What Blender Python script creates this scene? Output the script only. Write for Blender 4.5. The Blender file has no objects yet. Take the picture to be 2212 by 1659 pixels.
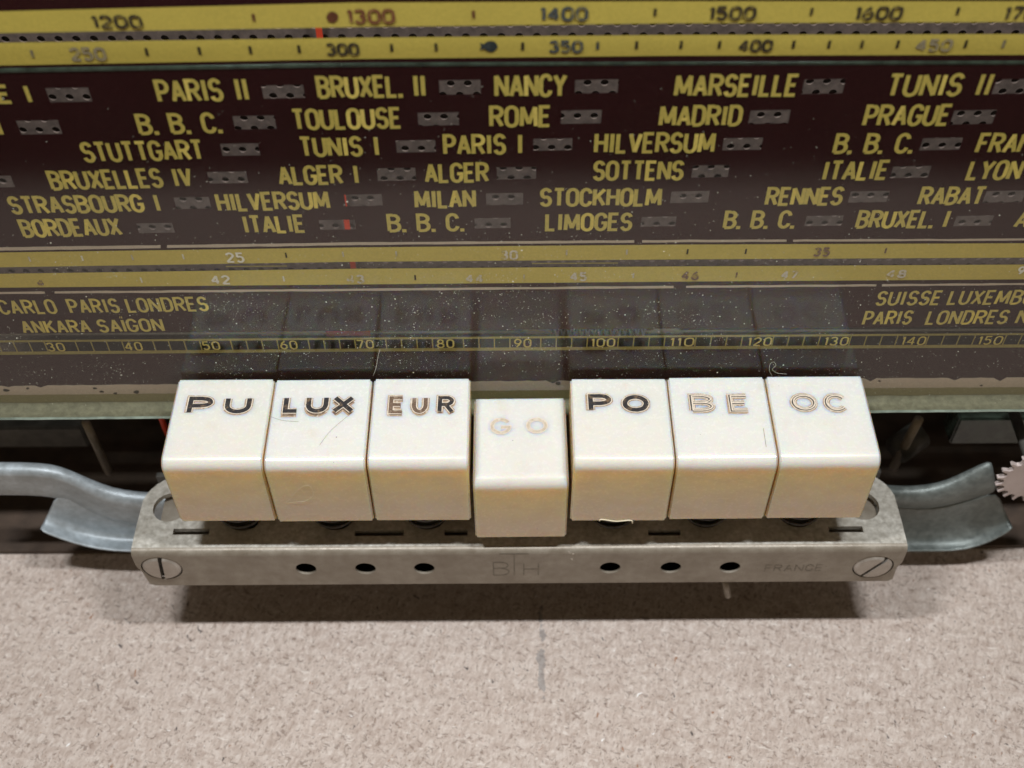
import bpy, bmesh, math, random
from mathutils import Vector, Matrix
random.seed(7)
R = math.radians
sc = bpy.context.scene
sc.unit_settings.scale_length = 0.01            # 1 unit = 1 cm

# ------------------------------------------------------------------ camera
F = 2632.0; CXP, CYP = 1106.0, 829.5             # focal length and centre, in a 2212 px wide picture
TH = R(50.0); ROLL = R(0.35)
CAM = Vector((-0.118, -10.22, 13.93))
fw = Vector((0, math.cos(TH), -math.sin(TH))); up = Vector((0, math.sin(TH), math.cos(TH))); rt = Vector((1, 0, 0))
r_ = rt*math.cos(ROLL) - up*math.sin(ROLL); u_ = rt*math.sin(ROLL) + up*math.cos(ROLL)
cd = bpy.data.cameras.new('camera'); cam = bpy.data.objects.new('camera', cd); sc.collection.objects.link(cam)
M = Matrix((r_, u_, -fw)).transposed().to_4x4(); M.translation = CAM
cam.matrix_world = M
cd.sensor_width = 36.0; cd.lens = 36.0*F/2212.0
cd.clip_start = 0.5; cd.clip_end = 500
cd.dof.use_dof = True; cd.dof.focus_distance = 17.6; cd.dof.aperture_fstop = 0.23
sc.camera = cam

# ------------------------------------------------------------------ light
w = bpy.data.worlds.new("World"); sc.world = w; w.use_nodes = True
bg = w.node_tree.nodes['Background']; bg.inputs[1].default_value = 1.0
# a lit room all around: warm walls, darker ceiling, dim below the bench
_n = w.node_tree.nodes; _l = w.node_tree.links
_tc = _n.new('ShaderNodeTexCoord'); _sx = _n.new('ShaderNodeSeparateXYZ'); _mr = _n.new('ShaderNodeMapRange'); _rp = _n.new('ShaderNodeValToRGB')
_l.new(_tc.outputs['Generated'], _sx.inputs[0]); _l.new(_sx.outputs[2], _mr.inputs[0]); _mr.inputs[1].default_value = -1; _mr.inputs[2].default_value = 1
_l.new(_mr.outputs[0], _rp.inputs[0]); _l.new(_rp.outputs[0], bg.inputs[0])
_e = _rp.color_ramp.elements; _e[0].position = .40; _e[0].color = (.020, .015, .010, 1); _e[1].position = .54; _e[1].color = (.20, .145, .085, 1)
for _p, _c in ((.70, (.20, .145, .085, 1)), (.86, (.06, .05, .038, 1))):
    _q = _e.new(_p); _q.color = _c
LZ = 23.0
def tube_lamp(name, x, y, sx, sy, power, col):
    ld = bpy.data.lights.new(name, 'AREA'); ld.shape = 'RECTANGLE'; ld.size = sx; ld.size_y = sy
    ld.energy = power; ld.color = col
    lo = bpy.data.objects.new(name, ld); sc.collection.objects.link(lo)
    lo.location = (x, y, LZ)
    lo.rotation_euler = (math.atan2(y, LZ)*1.0, 0, 0)
    return lo
tube_lamp('ceiling_lamp', -6.8, -3.4, 3.6, .9, 4400, (0.975, 0.99, 1.0))
tube_lamp('ceiling_lamp', 6.8, -3.4, 3.6, .9, 4400, (0.975, 0.99, 1.0))
sc.view_settings.view_transform = 'Standard'; sc.view_settings.look = 'None'
sc.view_settings.exposure = 0.0; sc.view_settings.gamma = 1.0

# ------------------------------------------------------------------ helpers
C = sc.collection
def ray(px, py):
    return (fw*F + r_*(px-CXP) - u_*(py-CYP)).normalized()
def PY(px, py, Y):                                # picture point on a vertical plane y = Y
    d = ray(px, py); t = (Y-CAM.y)/d.y; return CAM + d*t
def PZ(px, py, Z):
    d = ray(px, py); t = (Z-CAM.z)/d.z; return CAM + d*t
def link(o, parent=None):
    C.objects.link(o)
    if parent is not None: o.parent = parent
    return o
def tag(o, label=None, cat=None, group=None, kind=None):
    if label: o['label'] = label
    if cat: o['category'] = cat
    if group: o['group'] = group
    if kind: o['kind'] = kind
    return o
def thing(name, label, cat, loc=(0,0,0), group=None):
    o = bpy.data.objects.new(name, None); o.empty_display_size = .3; o.location = loc
    C.objects.link(o); return tag(o, label, cat, group)
def mesh(name, verts, faces, mats, parent=None, smooth=False, fm=None, loc=None):
    me = bpy.data.meshes.new(name); me.from_pydata([tuple(v) for v in verts], [], faces); me.update()
    if not isinstance(mats, (list, tuple)): mats = [mats]
    for m in mats: me.materials.append(m)
    if fm: me.polygons.foreach_set('material_index', fm)
    if smooth: me.polygons.foreach_set('use_smooth', [True]*len(me.polygons))
    o = bpy.data.objects.new(name, me); link(o, parent)
    if parent is not None and parent.type == 'EMPTY' and loc is None:
        o.matrix_parent_inverse = Matrix.Translation(-parent.location)   # verts are in world coordinates
    if loc is not None: o.location = loc
    return o
def from_bm(name, bm, mats, parent=None, smooth=False, local=False):
    me = bpy.data.meshes.new(name); bm.normal_update(); bm.to_mesh(me); bm.free()
    if not isinstance(mats, (list, tuple)): mats = [mats]
    for m in mats: me.materials.append(m)
    if smooth: me.polygons.foreach_set('use_smooth', [True]*len(me.polygons))
    o = bpy.data.objects.new(name, me); link(o, parent)
    if parent is not None and parent.type == 'EMPTY' and not local:
        o.matrix_parent_inverse = Matrix.Translation(-parent.location)
    return o
def bm_box(bm, lo, hi, bev=0.0, seg=2):
    r = bmesh.ops.create_cube(bm, size=1.0)
    vs = r['verts']; c = [(a+b)/2 for a, b in zip(lo, hi)]; s = [b-a for a, b in zip(lo, hi)]
    for v in vs: v.co = Vector((v.co.x*s[0]+c[0], v.co.y*s[1]+c[1], v.co.z*s[2]+c[2]))
    if bev:
        es = list({e for v in vs for e in v.link_edges})
        bmesh.ops.bevel(bm, geom=es, offset=bev, segments=seg, affect='EDGES')
def box(name, lo, hi, mat, parent=None, bev=0.0):
    bm = bmesh.new(); bm_box(bm, lo, hi, bev); return from_bm(name, bm, mat, parent, smooth=False)
def bm_tube(bm, pts, rad, n=8, closed=False, cap=True):
    pts = [Vector(p) for p in pts]; rings = []
    prev = None
    N = len(pts)
    for i, p in enumerate(pts):
        a = pts[i-1] if (i > 0 or closed) else p; b = pts[(i+1) % N] if (i < N-1 or closed) else p
        t = (b-a).normalized()
        if prev is None:
            s = t.cross(Vector((0,0,1))); s = s if s.length > 1e-3 else t.cross(Vector((0,1,0)))
        else: s = prev - t*prev.dot(t)
        s.normalize(); prev = s; q = t.cross(s)
        rr = rad[i] if isinstance(rad, (list, tuple)) else rad
        rings.append([bm.verts.new(p + (s*math.cos(k*2*math.pi/n) + q*math.sin(k*2*math.pi/n))*rr) for k in range(n)])
    for i in range(N if closed else N-1):
        A = rings[i]; B = rings[(i+1) % N]
        for k in range(n): bm.faces.new((A[k], A[(k+1) % n], B[(k+1) % n], B[k]))
    if cap and not closed:
        bm.faces.new(rings[0][::-1]); bm.faces.new(rings[-1])
def plate_mesh(loops, thick, res=None):
    """flat plate with holes: loops of (u,v); returns verts (u,v,w) and faces, w in +-thick/2"""
    cu = bpy.data.curves.new('tmp', 'CURVE'); cu.dimensions = '2D'; cu.fill_mode = 'BOTH' if thick > 0 else 'FRONT'; cu.extrude = thick/2
    for lp in loops:
        s = cu.splines.new('POLY'); s.points.add(len(lp)-1)
        for p, (a, b) in zip(s.points, lp): p.co = (a, b, 0, 1)
        s.use_cyclic_u = True
    o = bpy.data.objects.new('tmp', cu); C.objects.link(o)
    me = o.to_mesh(); vs = [tuple(v.co) for v in me.vertices]; fs = [tuple(p.vertices) for p in me.polygons]
    o.to_mesh_clear(); bpy.data.objects.remove(o); bpy.data.curves.remove(cu)
    return vs, fs
def circle(cx, cy, r, n=28, ry=None):
    ry = r if ry is None else ry
    return [(cx+r*math.cos(2*math.pi*k/n), cy+ry*math.sin(2*math.pi*k/n)) for k in range(n)]

# ------------------------------------------------------------------ materials
class NT:
    def __init__(s, name):
        s.m = bpy.data.materials.new(name); s.m.use_nodes = True; s.t = s.m.node_tree
        s.b = s.t.nodes['Principled BSDF']; s.out = s.t.nodes['Material Output']; s._co = None
    def n(s, typ, ins=None, **kw):
        nd = s.t.nodes.new(typ)
        for k, v in kw.items(): setattr(nd, k, v)
        for k, v in (ins or {}).items():
            if hasattr(v, 'is_output') or isinstance(v, bpy.types.NodeSocket): s.t.links.new(v, nd.inputs[k])
            else: nd.inputs[k].default_value = v
        return nd
    def co(s, scale=(1,1,1)):
        g = s.n('ShaderNodeNewGeometry')
        mp = s.n('ShaderNodeMapping', {'Vector': g.outputs['Position'], 'Scale': scale}); return mp.outputs[0]
    def oco(s, scale=(1,1,1)):
        g = s.n('ShaderNodeTexCoord')
        mp = s.n('ShaderNodeMapping', {'Vector': g.outputs['Object'], 'Scale': scale}); return mp.outputs[0]
    def noise(s, co, scale, detail=4, rough=.6, dist=0):
        return s.n('ShaderNodeTexNoise', {'Vector': co, 'Scale': scale, 'Detail': detail, 'Roughness': rough, 'Distortion': dist}).outputs['Fac']
    def ramp(s, fac, stops, interp='LINEAR'):
        r = s.n('ShaderNodeValToRGB', {'Fac': fac}); r.color_ramp.interpolation = interp; e = r.color_ramp.elements
        while len(e) < len(stops): e.new(.5)
        for q, (p, c) in zip(e, stops):
            q.position = p; q.color = (c, c, c, 1) if isinstance(c, (int, float)) else (*c, 1)
        return r.outputs['Color']
    def mix(s, f, a, b, mode='MIX'):
        nd = s.n('ShaderNodeMix', data_type='RGBA', blend_type=mode)
        for k, v in ((0, f), (6, a), (7, b)):
            if isinstance(v, bpy.types.NodeSocket): s.t.links.new(v, nd.inputs[k])
            elif isinstance(v, (int, float)): nd.inputs[k].default_value = v if k == 0 else (v, v, v, 1)
            else: nd.inputs[k].default_value = (*v, 1)
        return nd.outputs[2]
    def math(s, op, a, b=0.0, c=0.0):
        nd = s.n('ShaderNodeMath', operation=op)
        for k, v in enumerate((a, b, c)):
            if isinstance(v, bpy.types.NodeSocket): s.t.links.new(v, nd.inputs[k])
            else: nd.inputs[k].default_value = v
        return nd.outputs[0]
    def set(s, **kw):
        for k, v in kw.items():
            k = k.replace('_', ' ')
            sk = s.b.inputs[k]
            if isinstance(v, bpy.types.NodeSocket): s.t.links.new(v, sk)
            elif isinstance(v, (tuple, list)) and len(v) == 3 and sk.type == 'RGBA': sk.default_value = (*v, 1)
            else: sk.default_value = v
        return s
    def bump(s, h, strength=.3, dist=.02):
        b = s.n('ShaderNodeBump', {'Height': h, 'Strength': strength, 'Distance': dist}); s.t.links.new(b.outputs[0], s.b.inputs['Normal']); return s

def simple(name, col, rough=.5, metal=0.0, var=.25, scale=6.0, spec=None, bump=0.0):
    m = NT(name); co = m.co(); n = m.noise(co, scale, 5)
    c = m.mix(m.ramp(n, [(.3, 0.0), (.7, 1.0)]), tuple(x*(1-var) for x in col), tuple(min(1, x*(1+var)) for x in col))
    m.set(Base_Color=c, Roughness=rough, Metallic=metal)
    if spec is not None: m.b.inputs['Specular IOR Level'].default_value = spec
    if bump: m.bump(n, bump)
    return m.m

# particle board
def mat_board():
    m = NT('particle_board'); co = m.co()
    wob = m.n('ShaderNodeTexNoise', {'Vector': co, 'Scale': 5.0, 'Detail': 2})
    vadd = m.n('ShaderNodeVectorMath', {0: co, 1: wob.outputs['Color']}, operation='MULTIPLY_ADD')
    vadd = m.n('ShaderNodeMix', {0: .12}, data_type='VECTOR'); m.t.links.new(co, vadd.inputs[4]); m.t.links.new(wob.outputs['Color'], vadd.inputs[5])
    cw = vadd.outputs[1]
    def chips(scale, ang, st):
        mp = m.n('ShaderNodeMapping', {'Vector': cw, 'Rotation': (0,0,R(ang)), 'Scale': (st, 1/st*1.3, 1)})
        v = m.n('ShaderNodeTexVoronoi', {'Vector': mp.outputs[0], 'Scale': scale, 'Randomness': 1.0}, feature='F1')
        return v
    def fib(scale, ang, st, k):
        mp = m.n('ShaderNodeMapping', {'Vector': cw, 'Rotation': (0,0,R(ang)), 'Location': (k*7.7, k*2.3, k)})
        mp = m.n('ShaderNodeMapping', {'Vector': mp.outputs[0], 'Scale': (st, 1/st, 1)})
        return m.noise(mp.outputs[0], scale, 3, .6, .4)
    n = m.noise(co, 15, 7, .75)
    base = m.ramp(n, [(.32, (.36,.29,.245)), (.48, (.545,.46,.41)), (.68, (.72,.655,.60))])
    base = m.mix(.45, base, m.ramp(fib(10, 25, .6, 1), [(.36, (.30,.235,.195)), (.5, (.57,.48,.425)), (.64, (.80,.74,.69))]))
    base = m.mix(.42, base, m.ramp(fib(13, -48, .58, 2), [(.36, (.31,.24,.20)), (.5, (.57,.48,.425)), (.66, (.84,.785,.74))]))
    base = m.mix(.36, base, m.ramp(fib(11, 100, .58, 3), [(.35, (.28,.21,.175)), (.5, (.58,.49,.435)), (.66, (.84,.785,.74))]))
    v1 = chips(7.5, 20, .62); s3 = m.n('ShaderNodeSeparateColor', {0: v1.outputs['Color']}).outputs[0]
    base = m.mix(.25, base, m.ramp(s3, [(0, (.36,.26,.2)), (.5, (.54,.44,.365)), (1, (.70,.62,.54))]))
    big = m.noise(co, .55, 3); base = m.mix(.12, base, m.ramp(big, [(.3, (.42,.33,.27)), (.7, (.58,.47,.41))]))
    def flecks(scale, ang, st, thr, col, k, amt, w=.03):
        global base_
        f = m.ramp(fib(scale, ang, st, k), [(thr, 0.0), (thr+w, 1.0)]); return m.mix(m.math('MULTIPLY', f, amt), base, col)
    base = flecks(13, 30, .75, .605, (.22,.165,.135), 11, .6)
    base = flecks(15, -60, .75, .61, (.20,.145,.11), 12, .55)
    base = flecks(7, 70, .75, .69, (.085,.075,.072), 13, .9)
    base = flecks(8, 110, .65, .69, (.30,.14,.07), 14, .8)
    base = flecks(9, 5, .65, .655, (.80,.74,.68), 15, .55)
    base = flecks(7, -30, .7, .72, (.9,.88,.86), 16, 1.0)
    base = m.mix(1.0, base, (1.08,1.08,1.09), 'MULTIPLY')
    # blue-grey pencil mark
    pos = m.n('ShaderNodeSeparateXYZ', {0: co}); k = m.noise(co, 2.2, 3)
    xo = m.math('ADD', pos.outputs[0], m.math('MULTIPLY', m.math('SUBTRACT', k, .5), .35))
    p0 = PZ(1172, 1420, -4.9); p1 = PZ(1168, 1352, -4.9); p2 = PZ(1172, 1510, -4.9)
    dx = m.math('ABSOLUTE', m.math('SUBTRACT', xo, p0.x + .0))
    a = m.math('LESS_THAN', dx, m.math('MULTIPLY', m.ramp(m.noise(co, 5, 4), [(.42, 0.0), (.62, 1.0)]), .07))
    b = m.math('MULTIPLY', m.math('LESS_THAN', pos.outputs[1], p1.y+.5), m.math('GREATER_THAN', pos.outputs[1], p2.y))
    base = m.mix(m.math('MULTIPLY', m.math('MULTIPLY', a, b), .5), base, (.17,.18,.19))
    m.set(Base_Color=base, Roughness=.75); m.b.inputs['Specular IOR Level'].default_value = .25
    m.bump(n, .7, .04)
    return m.m

def mat_key():
    m = NT('ivory_plastic'); co = m.co()
    n = m.noise(co, 3.0, 5); n2 = m.noise(co, 14, 6, .7)
    base = m.mix(m.ramp(n, [(.35, 0.0), (.7, 1.0)]), (.70,.69,.655), (.72,.71,.685))
    # amber glow of light through the plastic painted in, with some yellowing: strongest just below the rounded front edge and on the flanks
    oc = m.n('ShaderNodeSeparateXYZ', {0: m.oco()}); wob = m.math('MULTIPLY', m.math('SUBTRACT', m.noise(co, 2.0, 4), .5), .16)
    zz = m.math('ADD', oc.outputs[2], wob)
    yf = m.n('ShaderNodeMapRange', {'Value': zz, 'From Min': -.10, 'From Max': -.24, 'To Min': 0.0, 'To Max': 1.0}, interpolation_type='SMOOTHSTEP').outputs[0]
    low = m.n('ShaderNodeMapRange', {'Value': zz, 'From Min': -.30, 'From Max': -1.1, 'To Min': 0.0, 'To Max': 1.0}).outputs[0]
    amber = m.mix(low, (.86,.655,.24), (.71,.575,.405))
    rnd = m.n('ShaderNodeObjectInfo').outputs['Random']
    base = m.mix(m.math('MULTIPLY', rnd, .35), base, (.70,.655,.55))
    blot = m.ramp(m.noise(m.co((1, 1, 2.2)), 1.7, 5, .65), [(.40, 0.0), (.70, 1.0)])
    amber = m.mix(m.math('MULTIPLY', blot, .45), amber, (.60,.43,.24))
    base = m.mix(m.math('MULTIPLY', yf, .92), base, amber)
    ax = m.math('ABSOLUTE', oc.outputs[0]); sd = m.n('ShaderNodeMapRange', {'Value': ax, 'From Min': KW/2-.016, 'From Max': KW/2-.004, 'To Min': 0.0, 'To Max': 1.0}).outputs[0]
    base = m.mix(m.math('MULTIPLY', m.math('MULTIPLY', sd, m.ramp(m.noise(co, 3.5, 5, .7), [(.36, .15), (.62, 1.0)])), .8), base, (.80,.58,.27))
    g = m.math('MULTIPLY', m.ramp(m.noise(co, 2.3, 6, .75), [(.56, 0.0), (.72, 1.0)]), m.ramp(n2, [(.40, 0.0), (.72, 1.0)]))
    base = m.mix(m.math('MULTIPLY', g, .55), base, (.50,.35,.22))
    # specks
    v = m.n('ShaderNodeTexVoronoi', {'Vector': co, 'Scale': 5.5, 'Randomness': 1.0})
    c = m.n('ShaderNodeSeparateColor', {0: v.outputs['Color']}).outputs[0]
    sp = m.math('MULTIPLY', m.math('LESS_THAN', v.outputs['Distance'], m.math('MULTIPLY', c, .14)), m.math('LESS_THAN', c, .42))
    base = m.mix(m.math('MULTIPLY', sp, .8), base, (.14,.09,.06))
    mps = m.n('ShaderNodeMapping', {'Vector': co, 'Scale': (1.2, 9, 6), 'Rotation': (0, 0, .5)})
    sc2 = m.ramp(m.noise(mps.outputs[0], 3.0, 3, .5), [(.70, 0.0), (.74, 1.0)])
    base = m.mix(m.math('MULTIPLY', sc2, .10), base, (.45,.33,.22))
    m.set(Base_Color=base, Roughness=m.ramp(n2, [(.3, .16), (.7, .34)]))
    m.b.inputs['Subsurface Weight'].default_value = 1.0
    m.b.inputs['Subsurface Radius'].default_value = (1.0, .56, .20)
    m.b.inputs['Subsurface Scale'].default_value = .32
    m.b.inputs['Specular IOR Level'].default_value = .5
    m.b.inputs['Coat Weight'].default_value = .35; m.b.inputs['Coat Roughness'].default_value = .08
    m.bump(m.mix(.5, n2, n), .05, .02)
    return m.m

def mat_metal(name, c1, c2, c3, rough=.45, metal=.55, scale=9, bump=.25, spot=.5):
    m = NT(name); co = m.co()
    n = m.noise(co, scale, 7, .7); nb = m.noise(co, 1.3, 4); nf = m.noise(co, scale*4, 3, .6)
    base = m.mix(m.ramp(n, [(.35, 0.0), (.68, 1.0)]), c1, c2)
    base = m.mix(m.math('MULTIPLY', m.ramp(nb, [(.42, 0.0), (.7, 1.0)]), spot), base, c3)
    base = m.mix(m.math('MULTIPLY', m.ramp(nf, [(.55, 0.0), (.7, 1.0)]), .5), base, c3)
    m.set(Base_Color=base, Roughness=m.ramp(n, [(.3, rough-.08), (.7, rough+.16)]), Metallic=metal)
    m.bump(m.mix(.5, n, nf), bump, .015)
    return m.m

def mat_glass():
    m = NT('dial_glass_clear'); g = m.n('ShaderNodeNewGeometry')
    d = m.n('ShaderNodeVectorMath', {0: g.outputs['Normal'], 1: g.outputs['Incoming']}, operation='DOT_PRODUCT').outputs['Value']
    a = m.math('SUBTRACT', 1.0, m.math('ABSOLUTE', d)); f = m.math('MULTIPLY_ADD', m.math('POWER', a, 5), .94, .045)
    tr = m.n('ShaderNodeBsdfTransparent', {'Color': (.955,.97,.95,1)}); gl = m.n('ShaderNodeBsdfGlossy', {'Roughness': .10})
    mx = m.n('ShaderNodeMixShader', {0: f}); m.t.links.new(tr.outputs[0], mx.inputs[1]); m.t.links.new(gl.outputs[0], mx.inputs[2])
    # film of dust: a faint diffuse layer, thicker low down on the pane
    co = m.co(); pos = m.n('ShaderNodeSeparateXYZ', {0: co})
    film = m.math('MULTIPLY', m.ramp(m.noise(co, 1.1, 5, .65), [(.35, .25), (.75, 1.0)]), .009)
    low = m.n('ShaderNodeMapRange', {'Value': pos.outputs[2], 'From Min': 3.0, 'From Max': -0.5, 'To Min': .25, 'To Max': 1.2}).outputs[0]
    film = m.math('MULTIPLY', film, low)
    df = m.n('ShaderNodeBsdfDiffuse', {'Color': (.75,.74,.70,1)})
    mx2 = m.n('ShaderNodeMixShader', {0: film}); m.t.links.new(mx.outputs[0], mx2.inputs[1]); m.t.links.new(df.outputs[0], mx2.inputs[2])
    m.t.links.new(mx2.outputs[0], m.out.inputs[0]); return m.m

def ink(name, col, var=.12, rough=.55, wear=None):
    m = NT(name); co = m.co(); n = m.noise(co, 30, 5, .7); n1 = m.noise(co, 1.2, 3)
    c = m.mix(m.ramp(n, [(.3, 0.0), (.7, 1.0)]), tuple(x*(1-var) for x in col), tuple(x*(1+var) for x in col))
    c = m.mix(m.math('MULTIPLY', m.ramp(n1, [(.35, 0.0), (.75, 1.0)]), .2), c, tuple(x*.7 for x in col))
    if wear:
        c = m.mix(m.ramp(m.noise(co, 9, 5, .75), [(.52, 0.0), (.62, 1.0)]), c, wear)
    m.set(Base_Color=c, Roughness=rough); m.b.inputs['Specular IOR Level'].default_value = .15
    return m.m

FX0 = PY(339, 1000, 0).x; FX1 = PY(1908, 1000, 0).x; PITCH = (FX1-FX0)/7; KW = PITCH-.024
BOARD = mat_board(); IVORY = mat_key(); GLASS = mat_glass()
ZINC = mat_metal('aged_zinc_plate', (.25,.215,.17), (.37,.335,.28), (.17,.135,.095), .38, .2, 5, .25)
ZINCTOP = mat_metal('lit_corroded_zinc', (.34,.32,.275), (.70,.685,.63), (.25,.22,.17), .42, .12, 10, .6)  # corroded bloom, plus lamp light on the top plate put into a lighter colour
STEEL = mat_metal('grey_galvanised_steel', (.34,.385,.41), (.54,.61,.66), (.22,.235,.24), .42, .30, 7, .5)
GREENSTEEL = mat_metal('dull_green_grey_steel', (.12,.14,.135), (.24,.27,.26), (.07,.08,.07), .40, .35, 7, .5)
SCREWM = mat_metal('screw_steel', (.42,.39,.35), (.55,.52,.48), (.3,.25,.2), .4, .6, 6, .15)
SPRINGM = mat_metal('dark_spring_steel', (.09,.09,.095), (.2,.2,.21), (.05,.05,.05), .3, .7, 9, .1)
GEARM = mat_metal('pale_gear_metal', (.52,.44,.42), (.62,.54,.52), (.42,.36,.34), .5, .25, 5, .1)
BROWN = ink('brown_dial_lacquer', (.040,.009,.011), .25, .5); BROWN.node_tree.nodes['Principled BSDF'].inputs['Specular IOR Level'].default_value = .04
YEL = ink('ochre_dial_ink', (.78,.60,.14), .10)
YELT = ink('ochre_letter_ink', (.80,.625,.165), .14)
YELF = ink('worn_ochre_ink', (.40,.315,.09), .2)
YELN = ink('ruler_number_ink', (.62,.49,.15), .2)
PINK = ink('pale_pink_trim_ink', (.74,.59,.49), .10)
DARKINK = ink('dark_scale_ink', (.055,.042,.028), .3, wear=(.26,.20,.06))
BLUEINK = ink('blue_grey_scale_ink', (.075,.085,.09), .3, wear=(.28,.23,.09))
REDINK = ink('red_brown_scale_ink', (.20,.075,.04), .3, wear=(.33,.2,.07))
FADEINK = ink('faded_grey_scale_ink', (.30,.25,.17), .3, wear=(.46,.36,.1))
WHITEINK = ink('white_scale_ink', (.92,.86,.72), .1)
PALEINK = ink('worn_pale_scale_ink', (.72,.64,.52), .15, wear=(.55,.43,.12))
MAUVEINK = ink('worn_mauve_scale_ink', (.25,.16,.12), .2, wear=(.5,.38,.1))
OLIVE = ink('olive_glass_foot', (.38,.32,.16), .15)
GEDGE = simple('green_glass_edge', (.215,.21,.14), .15, 0, .3, 9)
PANELM = simple('grey_perforated_board', (.135,.098,.086), .7, 0, .3, 8, bump=.2)
RED = simple('red_pointer_paint', (.75,.07,.03), .45, 0, .1, 8)
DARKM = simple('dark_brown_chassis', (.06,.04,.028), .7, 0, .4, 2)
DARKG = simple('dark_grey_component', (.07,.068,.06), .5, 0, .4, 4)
DUST = simple('dust', (.78,.76,.63), .8, 0, .3, 20)
CORD = simple('pale_dial_cord', (.6,.55,.48), .8, 0, .2, 10)
KINK = ink('black_engraving_fill', (.035,.033,.035), .4, .45, wear=(.16,.11,.07))
KINKW = ink('worn_engraving_fill', (.15,.10,.07), .4, .5, wear=(.30,.235,.175))
KINKG = ink('faint_engraving_fill', (.50,.42,.32), .25, .5, wear=(.64,.59,.52))
KINKT = ink('thin_engraving_fill', (.075,.068,.062), .4, .45, wear=(.24,.20,.155))
KPALE = ink('engraving_pale_rim', (.70,.61,.50), .08, .35)
KDIRT = ink('engraving_dirty_rim', (.40,.29,.19), .35, .5, wear=(.62,.56,.48))
STAMP = simple('stamped_groove', (.18,.155,.12), .6, .2, .3, 20)

# ------------------------------------------------------------------ stroke lettering
def arc(cx, cy, rx, ry, a0, a1, n=9):
    return [(cx+rx*math.cos(R(a0+(a1-a0)*k/n)), cy+ry*math.sin(R(a0+(a1-a0)*k/n))) for k in range(n+1)]
Oc = arc(.5,.72,.5,.28,0,180,10)+arc(.5,.28,.5,.28,180,360,10)+[(1,.72)]
G_ = {
 'A': (1.05, [[(0,0),(.5,1),(1,0)], [(.2,.32),(.8,.32)]]),
 'B': (1, [[(0,0),(0,1),(.45,1)]+arc(.45,.77,.5,.23,90,-90)+[(0,.54)], [(.45,.54)]+arc(.45,.27,.55,.27,90,-90)+[(0,0)]]),
 'C': (.95, [arc(.5,.70,.5,.30,8,180,10)+arc(.5,.30,.5,.30,180,352,10)]),
 'D': (1, [[(0,0),(0,1),(.45,1)]+arc(.45,.66,.55,.34,90,0)+arc(.45,.34,.55,.34,0,-90)+[(0,0)]]),
 'E': (.85, [[(1,1),(0,1),(0,0),(1,0)], [(0,.52),(.85,.52)]]),
 'F': (.85, [[(1,1),(0,1),(0,0)], [(0,.52),(.85,.52)]]),
 'G': (1, [arc(.5,.70,.5,.30,8,180,10)+arc(.5,.30,.5,.30,180,350,10)+[(1,.45),(.55,.45)]]),
 'H': (1, [[(0,0),(0,1)], [(1,0),(1,1)], [(0,.52),(1,.52)]]),
 'I': (.3, [[(.5,0),(.5,1)]]),
 'Ï': (0, [[(0,0),(0,1)], [(-.25,1.22),(-.1,1.22)], [(.1,1.22),(.25,1.22)]]),
 'J': (.7, [[(1,1),(1,.3)]+arc(.5,.28,.5,.28,0,-180)]),
 'K': (1, [[(0,0),(0,1)], [(1,1),(0,.40)], [(.35,.6),(1,0)]]),
 'L': (.8, [[(0,1),(0,0),(1,0)]]),
 'M': (1.35, [[(0,0),(.06,1),(.5,.12),(.94,1),(1,0)]]),
 'N': (1.05, [[(0,0),(0,1),(1,0),(1,1)]]),
 'O': (1, [Oc]),
 'P': (.95, [[(0,0),(0,1),(.5,1)]+arc(.5,.73,.5,.27,90,-90)+[(0,.46)]]),
 'R': (1, [[(0,0),(0,1),(.5,1)]+arc(.5,.75,.5,.25,90,-90)+[(0,.5)], [(.5,.5),(1,0)]]),
 'S': (.95, [arc(.5,.745,.46,.255,15,250,10)+arc(.5,.265,.48,.265,75,-165,10)]),
 'T': (.95, [[(0,1),(1,1)], [(.5,1),(.5,0)]]),
 'U': (1, [[(0,1),(0,.3)]+arc(.5,.28,.5,.28,180,360)+[(1,1)]]),
 'V': (1, [[(0,1),(.5,0),(1,1)]]),
 'X': (1, [[(0,0),(1,1)], [(0,1),(1,0)]]),
 'Y': (1, [[(0,1),(.5,.48),(1,1)], [(.5,.48),(.5,0)]]),
 '.': (0, [[(-.07,.0),(.07,.0)]]),
 '0': (.9, [Oc]), '1': (.25, [[(0,.8),(.9,1),(.9,0)]]),
 '2': (.9, [arc(.5,.72,.48,.28,170,-20,9)+[(0,0),(1,0)]]),
 '3': (.85, [arc(.45,.76,.46,.24,160,-90,9), arc(.45,.27,.5,.27,90,-160,9)]),
 '4': (.95, [[(.72,0),(.72,1),(0,.3),(1,.3)]]),
 '5': (.85, [[(.9,1),(.1,1),(.05,.56)]+arc(.45,.32,.5,.32,120,-150,10)]),
 '6': (.9, [arc(.5,.30,.48,.30,0,360,14), [(.03,.36),(.3,.75),(.72,1)]]),
 '7': (.85, [[(0,1),(1,1),(.35,0)]]),
 '8': (.9, [arc(.5,.77,.4,.23,0,360,12), arc(.5,.28,.5,.28,0,360,12)]),
 '9': (.9, [arc(.5,.70,.48,.30,0,360,14), [(.97,.64),(.7,.25),(.28,0)]]),
 'x': (.6, [[(0,0),(.2,1)], [(.6,0),(1,0)]]),
}
GAP = .44
def layout(text, gap=GAP, space=.85):
    """x positions of glyphs in letter units"""
    x = 0; out = []
    for ch in text:
        if ch == ' ': x += space; continue
        wd, st = G_[ch]
        out.append((ch, x, wd, st)); x += wd + gap
    return out, x-gap
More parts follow.
